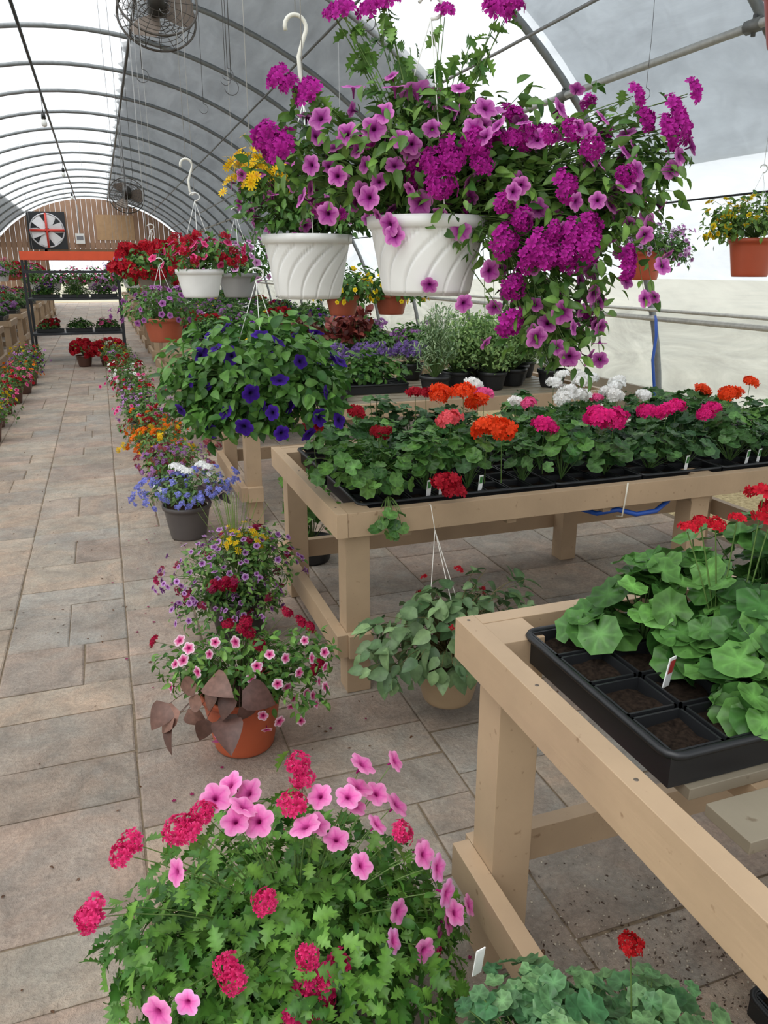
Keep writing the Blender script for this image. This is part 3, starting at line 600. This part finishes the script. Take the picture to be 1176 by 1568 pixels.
# ================================================================== FLOOR POTS
def G1():
    m=MB();c=np.array([.235,1.18,.0]);pot(m,c+np.array([0,0,.2]),.13,.10,.199,(38,38,40))
    cc=np.array([.225,1.16,.24])
    gA,gB=(54,100,36),(108,154,62)
    p,d=shell(2100,cc,(.27,.25,.215),-.6,.75,.28);leaves(m,p,d,L_SER,.040,gA,gB,.7,.5,.2)
    p,d=shell(800,cc,(.25,.23,.20),-.6,.8,.2);leaves(m,p,d,L_OV,.034,(50,98,38),(102,148,58),.7,.5,.2)
    for o_,rr,n_ in (((-.20,.02,.06),(.12,.11,.08),260),((.20,-.02,.0),(.10,.11,.09),240),((-.12,-.1,-.04),(.12,.1,.1),240)):
        p,d=shell(n_,cc+np.array(o_),rr,-.6,.8,.25);leaves(m,p,d,L_SER,.040,gA,gB,.7,.5,.2);stems(m,cc,p[::5],.002,(110,144,76),.1)
    p2,_=shell(140,cc,(.27,.25,.23),-.4,.4,.2);stems(m,c+np.array([0,0,.19]),p2,.002,(110,144,76),.12)
    cf=np.array([.235,1.18,.30])
    vb=np.array([(.202,1.0,.313),(.083,1.0,.415),(.249,1.0,.339),(.21,.98,.41),(.466,1.08,.254),(.157,1.05,.48),(.255,1.2,.625),(.05,1.12,.600),(.032,1.13,.595),(-.044,1.12,.600),(-.06,1.11,.59),(-.122,1.1,.49),(-.112,1.12,.485),(.075,1.14,.61),(.44,1.14,.467),(.233,1.14,.59),(.225,.98,.30),(.19,.99,.27),(.24,.97,.37),(.268,.99,.36),(.475,1.07,.23),(.09,.99,.40),(.22,.99,.335),(.235,.985,.31),(.262,1.19,.60)])
    d=nrm(vb-cf+np.array([0,0,.12]))
    m.inst(VERB,vb,rot_to(nrm(d+OFF_T*.4),None),.027*(.85+.3*rng.random(len(vb))),PET,lin((140,4,56)),lin((222,20,100)),lin((248,84,152)))
    b=c+np.array([0,0,.22]);stems(m,b,vb,.002,(120,150,84),.08)
    for v in vb:
        ts=rng.random(10)*.5+.42;P=b+(v-b)*ts[:,None]+np.array([0,0,.02])+rng.normal(size=(10,3))*.014;leaves(m,P,nrm(rng.normal(size=(10,3))+nrm(v-b)),L_SER,.036,(58,104,40),(114,158,66),.7,.4)
    pt=np.array([(.38,1.02,.344),(.40,1.05,.375),(.516,1.08,.284),(.511,1.08,.353),(.575,1.11,.276),(.016,.98,.388),(-.03,.98,.386),(.159,1.18,.60),(.126,1.12,.595),(.165,1.12,.584),(.145,1.14,.605),(.243,1.1,.568),(.374,1.2,.544),(.388,1.22,.579),(.445,1.18,.50),(.478,1.13,.42),(.463,1.24,.555),(.286,1.16,.575),(.299,1.1,.524),(.021,1.08,.555),(.13,1.2,.61),(.36,1.18,.52),(.50,1.10,.40),(.53,1.08,.30),(.10,1.16,.62),(.49,1.07,.26),(.27,1.12,.55),(.33,1.05,.50),(.47,1.10,.44),(.41,1.2,.52),(.34,1.16,.56),(.39,1.14,.50),(.44,1.02,.30)])
    d=nrm(nrm(pt-cf+np.array([0,0,.03]))+OFF_T*.55)
    blooms(m,pt,d,PETU,.050,(160,10,110),(240,110,188),(252,168,216),.1,.25);stems(m,b,pt-d*.02,.002,(120,150,84),.08)
    m.obj('potted_petunia')
G1()
cq=np.array([.30,2.23,.21])
m=basket('x',cq,.130,.208,(186,90,56),[(2,10,2,20,12,16,620),(18,2,4,10,11,10,260),(-15,6,0,9,9,9,200),(22,12,0,9,9,9,140)],[],((54,96,42),(110,150,66)),L_OV,.030,hang=False,bot=-.5)
cp=cq+np.array([0,0,.05]);W=[(-4,16),(-10,6),(-14,10),(-16,14),(12,12),(16,8),(20,3),(26,0),(28,-2),(18,-6),(14,-11),(20,-14),(10,-14),(6,4),(24,8),(28,5),(-20,-2),(-12,14),(2,16),(22,14),(14,2),(8,8),(-6,12),(22,-4),(28,10),(-18,6),(25,-8),(16,-2),(9,-9),(17,-9),(24,-5)]
p=loc(cp,[(a,u+2,14 if abs(a)<15 else 9) for a,u in W]);blooms(m,p,nrm(p-cp+OFF_T*.1),PETU,.036,(150,10,80),(226,70,146),(253,228,240),.1,.25)
p=loc(cp,[(-26,12,2),(4,21,6),(8,14,8),(8,8,10),(23,17,2),(26,6,4),(-2,19,4),(5,18,8),(16,22,2),(20,19,2),(3,19,7),(24,4,5)]);m.inst(VERB,p,rot_to(nrm(p-cp),None),.024,PET,lin((80,0,20)),lin((150,8,48)),lin((186,20,70)));stems(m,cp,p,.0018,(110,120,70),.05)
p=loc(cp,[(-4,4,19),(-8,0,19),(-13,-3,17),(-2,-3,20),(3,-1,19),(-16,-5,15),(-7,-5,19),(1,3,19),(-10,5,16),(-3,-7,19),(-6,7,17),(4,4,18),(-1,-4,20),(-18,-8,14),(-20,-4,12)]);leaves(m,p,nrm(p-cp+OFF_T*.1),L_HEART,.085,(92,66,60),(124,92,80),.5,.35,.5,1.2);stems(m,cp,p,.002,(110,80,70),.1)
p=loc(cp,[(-3,-9,20),(-4,-13,18)]);blooms(m,p,nrm(p-cp),PETU,.045,(190,40,120),(238,110,180),(244,140,200))
m.obj('potted_calibrachoa')
c3=np.array([.42,3.05,.19])
m=basket('x',c3,.13,.188,(46,42,40),[(0,12,2,25,14,20,1000),(10,20,0,13,9,12,260),(-6,-1,10,15,10,9,420),(10,-1,8,12,10,9,300)],[(PETU,.027,(90,20,90),(150,80,160),(214,176,222),.11),(VERBS,.02,(90,0,30),(150,20,70),(180,50,100),.012)],((58,98,46),(116,150,74)),L_OV,.027,hang=False)
cp=c3+np.array([0,0,.20]);p,d=shell(60,cp+np.array([.03,0,.03]),(.12,.11,.07),-.4,.6);blooms(m,p,d,DAISY,.016,(220,150,10),(248,214,20),(250,224,50),.6,.3);stems(m,cp-np.array([0,0,.1]),p,.0012,(130,150,80),.02)
p=loc(cp,[(-4,-8,20),(-2,-9,20),(0,-7,20),(2,-9,20),(-6,-10,18)]);m.inst(VERB,p,rot_to(nrm(p-cp),None),.028,PET,lin((80,0,20)),lin((150,8,48)),lin((186,20,70)))
nar=nrm(np.array([[0,0,1.]])+rng.normal(size=(40,3))*.3);stems(m,cp-np.array([0,0,.1]),cp+nar*.23,.0016,(140,170,90),.02)
m.obj('potted_verbena')
c4=np.array([.345,4.4,.2])
m=basket('x',c4,.135,.199,(86,80,78),[(0,8,0,24,10,21,620)],[(VERBS,.019,(90,90,180),(136,144,222),(176,180,236),.17),(PETUS,.03,(220,220,200),(244,244,244),(250,250,252),.03)],((60,96,50),(110,140,80)),L_OV,.03,hang=False)
p=loc(c4+np.array([0,0,.14]),[(0,8,6),(-4,9,4),(4,7,8),(10,9,0),(14,8,2)]);m.inst(VERB,p,rot_to(np.tile([[0,0,1.]],(5,1)),None),.038,PET,lin((200,200,190)),lin((244,244,244)),lin((250,250,252)))
p=loc(c4+np.array([0,0,.1]),[(14,2,10),(18,0,8),(22,3,6),(16,-4,10),(20,-4,4),(12,4,8)]);leaves(m,p,nrm(p-c4),L_HEART,.09,(62,50,58),(88,70,76));m.obj('potted_lobelia')
def gp(y,x,cols,T_,s_,fr,potc=(90,60,48),extra=None,lc=((54,94,44),(108,142,68))):
    fl=[(T_,s_,*cols,fr)]
    if extra: fl.append((T_,s_,*extra,fr*.7))
    m=basket('x',(x,y,.18),.125,.179,potc,[(0,9,0,22,13,21,440)],fl,lc,L_OV,.034,hang=False);m.obj('potted_flowers')
gp(5.15,.33,LC,VERBS,.020,.14,(80,78,76),((110,40,50),(150,70,80),(180,100,110)))
gp(5.85,.30,OC,VERBS,.024,.08,(150,90,60),YC);gp(6.5,.30,RC,VERBS,.024,.08,(150,90,60),OC)
gp(7.2,.26,LC,PETUS,.04,.10,(80,70,70),PC);gp(7.9,.24,LC,PETUS,.04,.10);gp(8.6,.24,RC,PETUS,.045,.07);gp(9.4,.22,PC,PETUS,.045,.07,extra=WC2)
gp(10.2,.2,WC2,PETUS,.045,.08);gp(11.,.2,RC,GERHS,.04,.05);gp(11.9,.15,LC,PETUS,.04,.08);gp(12.7,.15,YC,PETUS,.04,.03);gp(13.3,-.35,RC,GERHS,.045,.2);gp(13.3,.0,RC,GERHS,.04,.12)
for i,y in enumerate(np.arange(7.6,13.6,.75)):
    gp(y,-1.08-.05*math.sin(i),[LC,YC,RC,PC,OC,UC][i%6],PETUS,.045,.08,extra=[RC,PC,None][i%3])
# ------------------------------------------------------------------ foliage on distant benches
def mound(cols,T_,s_,fr,h=.16,lc=((44,84,38),(96,136,62)),lt=L_OVW,ls=.05,n=520,w=(.52,.27)):
    m=MB();p,d=shell(n,(0,0,.1),(w[0]*.46,w[1]*.5,h),-.1,.7,.25);leaves(m,p,d,lt,ls,*lc,.8,.5)
    tray(m,-w[0]/2,-w[1]/2,w[0],w[1],.002,5,3)
    if cols:
        p,d=shell(int(n*fr),(0,0,.1),(w[0]*.46,w[1]*.5,h*1.15),.1,.15,.25);blooms(m,p,d,T_,s_,*cols,.7,.3)
    return m.mesh('flower_tray')
MO=[mound(RC,GERHS,.035,.06),mound(PC,PETUS,.05,.09),mound(UC,PETUS,.05,.08),mound(LC,VERBS,.025,.13),mound(None,None,0,0),mound(None,None,0,0,.22,((70,110,60),(130,160,90)),L_NAR,.10,600),mound(WC2,PETUS,.045,.08),mound(YC,PETUS,.045,.08)]
for bi,y in enumerate((6.5,8.6,10.7,12.8,15.0,17.2,19.4,21.6,23.8,26,28.2)):
    for i in range(4):
        for j in range(3):
            if bi==0 and j==0 and i in(1,2): continue
            link('flower_tray',MO[int(rng.integers(8)) if rng.random()<.7 else 4],(1.12+i*.58,y+.22+j*.32,.712),(0 if rng.random()<.5 else math.pi))
for bi,y in enumerate((5.6,7.8,10.0,12.2,14.4,16.6,18.8,21,23.2,25.4,27.6)):
    for i in range(4):
        for j in range(3):
            link('flower_tray',MO[int(rng.integers(8))],(-1.83-i*.58,y+.22+j*.32,.662),(0 if rng.random()<.5 else math.pi))
def bush(name,c,r,h,n,lt,ls,lc,cols=None,fr=0,T_=VERBS,s_=.02,potr=.1):
    m=MB();c=np.array(c,float);pot(m,c+np.array([0,0,.12]),potr,potr*.75,.12,(30,30,32))
    p,d=shell(n,c+np.array([0,0,.12+h*.5]),(r,r,h*.55),-.85,.9,.25);leaves(m,p,nrm(d*.6+np.array([0,0,.9])),lt,ls,*lc,.0,.6,-.6);stems(m,c+np.array([0,0,.1]),p[::5],.002,(110,140,80),.02)
    if cols: p,d=shell(int(n*fr),c+np.array([0,0,.12+h*.55]),(r,r,h*.6),-.1,.3,.25);blooms(m,p,d,T_,s_,*cols)
    m.obj(name)
GG=((94,132,76),(168,196,122));ZB=.712
for dx,dy,hh in ((0,0,.34),(.22,.12,.38),(-.22,.10,.30),(.45,-.03,.32),(.1,.3,.36),(-.08,.28,.34),(.34,.3,.3)): bush('potted_herb',(2.45+dx,4.72+dy,ZB),.16,hh,1300,L_OV,.034,GG)
bush('potted_rosemary',(2.0,4.65,ZB),.13,.42,1100,L_NAR,.042,((104,136,96),(170,188,146)))
for dx in (0,.3,.6): bush('potted_lavender',(1.5+dx,5.35,ZB),.14,.13,300,L_NAR,.05,GG,((90,60,130),(140,110,180),(170,140,200)),.3)
bush('potted_coleus',(2.05,6.68,ZB),.18,.26,300,L_OVW,.08,((90,34,34),(140,70,60)));bush('potted_coleus',(1.62,6.68,ZB),.18,.22,300,L_OVW,.08,((80,50,44),(130,80,60)))
for x,y,mi in ((1.1,4.65,4),(1.05,5.05,2),(1.6,4.9,4)): link('flower_tray',MO[mi],(x,y,ZB))
bush('potted_herb',(2.95,5.2,ZB),.2,.16,500,L_OV,.04,GG)
m=MB();c=np.array([1.0,2.16,.22]);pot(m,c,.12,.085,.15,(166,142,112));
for a in (.5,2.6,4.7): m.path([c+np.array([.12*math.cos(a),.12*math.sin(a),0]),c+np.array([.05*math.cos(a),.05*math.sin(a)+.04,.22]),(1.0,2.30,.64)],.0015,4,PLA,lin((225,220,210)))
m.path([(1.0,2.30,.64),(1.0,2.34,.72),(1.0,2.36,.718)],.0015,4,PLA,lin((225,220,210)))
p,d=shell(460,(1.0,2.12,.36),(.30,.20,.15),-.75,.6,.28);leaves(m,p,d,L_OVW,.060,(66,96,60),(124,150,102),.7,.4,.35);stems(m,c,p[::3],.002,(130,120,80),.15)
p,d=shell(8,(1.05,2.1,.4),(.3,.22,.15),-.2,.2);blooms(m,p,d,VERBS,.012,*RC);m.obj('hanging_vine_basket')
bush('potted_vine',(.93,3.78,.0),.16,.34,200,L_OVW,.07,((60,104,46),(110,150,70)),potr=.12)
for x,y,n,z in ((.54,.77,200,.33),(.73,.75,130,.27),(.40,.70,70,.25)):
    m=MB();c=np.array([x,y,0.]);pot(m,c+np.array([0,0,.18]),.10,.08,.179,(34,34,36))
    p,d=shell(n,c+np.array([0,0,z]),(.13,.12,.12),-.5,.6,.15);leaves(m,p,d,L_GER,.042 if x>.5 else .062,(66,112,72),(118,158,104) ,1.0,.45,.1);stems(m,c+np.array([0,0,.2]),p[::2],.002,(130,160,90),.1)
    if x==.73: headsat(m,np.array([[.68,.76,.49]]),(180,8,20),.02,(.70,.75,.25),GERH)
    if x==.54: tagin(m,.475,.88,.38,.2,(235,235,235))
    m.obj('ivy_geranium')
# ================================================================== roof fixtures
def circfan(loc_,sc=1):
    m=MB()
    for zz in (-.08,.08):
        for rr in (.06,.1,.14,.18,.22,.26,.3):
            m.path([(rr*math.cos(a),rr*math.sin(a),zz*(1 if rr>.1 else 1.2)) for a in np.linspace(0,2*math.pi,33)[:-1]],.003 if rr<.29 else .009,5,MET,lin((70,64,58)),True)
        for a in np.linspace(0,2*math.pi,17)[:-1]: m.path([(.06*math.cos(a),.06*math.sin(a),zz*1.1),(.18*math.cos(a),.18*math.sin(a),zz*1.05),(.3*math.cos(a),.3*math.sin(a),zz)],.003,4,MET,lin((70,64,58)))
    for a in np.linspace(0,2*math.pi,17)[:-1]: m.path([(.3*math.cos(a),.3*math.sin(a),-.08),(.3*math.cos(a),.3*math.sin(a),.08)],.0025,4,MET,lin((80,78,74)))
    m.lathe([(0,.2),(.07,.19),(.08,.1),(.08,.0),(.05,-.03),(0,-.04)],(0,0,0),20,PLA,lin((50,48,46)))
    for k in range(3):
        a=k*2.094;ca,sa=math.cos(a),math.sin(a);V=[]
        for rr,w0 in ((.05,.04),(.15,.10),(.25,.11),(.28,.06)):
            for s in (-1,1): V.append((rr*ca-s*w0*sa,rr*sa+s*w0*ca,s*.03))
        m.raw(V,[0,1,3,2,2,3,5,4,4,5,7,6],[4,4,4],MET,lin((104,92,82)),True)
    a=math.radians(62);ca,sa=math.cos(a),math.sin(a)
    def w2l(dy,dz): return (0,ca*dy+sa*dz,-sa*dy+ca*dz)
    H=4.08-loc_[2];m.path([w2l(.14,.02),w2l(.2,.15),w2l(.2,.4),w2l(.2,H)],.012,6,MET,lin((100,100,100)))
    me=m.mesh('circulation_fan');o=link('circulation_fan',me,loc_);o.rotation_euler=(a,0,0);o.scale=(sc,)*3
circfan((.635,7.1,3.42));circfan((.62,15.7,2.75))
for x,y,z in ((-.57,14.4,3.73),(-.57,22,3.75),(-.57,29,3.75)):
    m=MB();m.path([(x,y,4.1),(x,y,4.0),(x,y,z+.08)],.006,5,PLA,lin((30,30,30)));m.lathe([(0,.09),(.03,.09),(.035,0),(0,0)],(x,y,z),12,PLA,lin((30,30,30)));m.lathe([(.02,0),(.045,-.05),(.04,-.1),(0,-.12)],(x,y,z),14,PLA,lin((235,235,230)));m.obj('hanging_light_bulb')
m=MB()
for x,y in ((.35,3.2),(.6,3.6),(.3,4.4),(.75,4.6),(.35,5.6),(.3,6.1),(.8,6.),(.35,7.3),(.62,2.9),(1.2,3.4),(1.0,3.),(.3,8.2),(.25,9.),(.5,5.1),(.85,5.3),(2.6,3.2),(3.1,4.2)):
    zt=HZ*math.sqrt(1-((x-XC)/AX)**2)-.03;z0=2.1+rng.random()*1.1
    if x>2: z0=zt-.5
    m.path([(x,y,zt),(x+.005,y,(zt+z0)/2),(x,y,z0)],.0018,4,MET,lin((90,90,92)))
    m.path([(x+.03*math.sin(t)*1.,y,z0-.03+.03*math.cos(t)) for t in np.linspace(0,4.5,10)],.002,4,MET,lin((90,90,92)))
m.obj('hanging_wires')
for x,y,z in ((.60,2.45,2.13),(.49,4.5,1.99)):
    s=.62;m=MB();pts=[(x+.05*s*math.cos(t),y,z+s*(.05*math.sin(t)+.04)) for t in np.linspace(math.radians(200),math.radians(-30),12)]
    pts+= [(x+.03*s,y,z-.02*s),(x+.01*s,y,z-.08*s),(x+.015*s,y,z-.16*s),(x+.03*s,y,z-.19*s),(x+.055*s,y,z-.18*s)]
    m.path(pts,.006,8,PLA,lin((222,220,210)));m.path([(x,y,z+.055),(x,y,3.),(x,y,4.1)],.0015,4,MET,lin((170,170,170)));m.obj('basket_hook')
# shelving rack at the end of the aisle
m=MB();X0,X1,Y0,Y1=-1.12,.30,13.9,14.6;bk=lin((40,42,46))
for x in (X0,X1):
    for y in (Y0,Y1): m.box((x-.02,y-.02,0.0),(x+.02,y+.02,1.72),PLA,bk)
for z in (.45,1.0): m.box((X0,Y0,z),(X1,Y1,z+.03),PLA,bk)
m.box((X0-.02,Y0-.06,1.62),(X1+.05,Y0-.02,1.75),PLA,lin((232,88,46)));m.box((X0-.02,Y1+.02,1.62),(X1+.05,Y1+.06,1.75),PLA,lin((232,88,46)))
m.box((X0-.02,Y0-.02,1.68),(X1+.05,Y1+.02,1.72),PLA,lin((214,140,100)))
m.box((X0-.02,Y0-.05,1.42),(X1+.02,Y0-.02,1.46),PLA,bk);m.obj('shelving_rack')
for i,x in enumerate((-.85,-.4,.05)): link('flower_tray',MO[[2,5,3][i]],(x,14.25,1.035),0,.8)
for i,x in enumerate((-.85,-.4,.05)): link('flower_tray',MO[[0,4,1][i]],(x,14.25,.485),0,.8)
m=MB();m.path([(4.24,5.35,1.12),(4.21,5.3,1.1),(4.15,5.2,.98),(4.1,5.15,.8),(4.12,5.1,.5),(4.15,5.1,.1),(4.1,5.0,.012)],.012,8,PLA,lin((30,80,170)));m.obj('water_hose')
m=MB();m.path([(1.70,2.9,.575),(1.72,2.6,.57),(1.76,2.45,.575),(1.82,2.40,.60),(1.90,2.39,.575),(2.0,2.40,.575),(2.08,2.43,.60),(2.13,2.6,.575),(2.12,2.9,.57)],.010,8,PLA,lin((30,80,170)));m.path([(1.82,2.355,.72),(1.82,2.36,.66),(1.82,2.37,.58),(1.815,2.40,.575)],.003,6,PLA,lin((225,220,205)));m.obj('water_hose')
# ------------------------------------------------------------------ light
w=bpy.data.worlds.new('world');SC.world=w;w.use_nodes=True;nt=w.node_tree;N=nt.nodes;bg=N['Background']
tc=N.new('ShaderNodeTexCoord');sp=N.new('ShaderNodeSeparateXYZ');nt.links.new(tc.outputs['Generated'],sp.inputs[0])
cr=N.new('ShaderNodeValToRGB');cr.color_ramp.elements[0].position=0.;cr.color_ramp.elements[0].color=(.80,.84,.87,1);cr.color_ramp.elements[1].position=.9;cr.color_ramp.elements[1].color=(.96,.98,1.,1);nt.links.new(sp.outputs['Z'],cr.inputs[0]);nt.links.new(cr.outputs[0],bg.inputs[0]);bg.inputs[1].default_value=1.62
s=bpy.data.lights.new('sun','SUN');s.energy=2.8;s.angle=math.radians(45);s.color=(1,.98,.94);so=bpy.data.objects.new('sun',s);SC.collection.objects.link(so);so.rotation_euler=(math.radians(20),math.radians(-25),0)
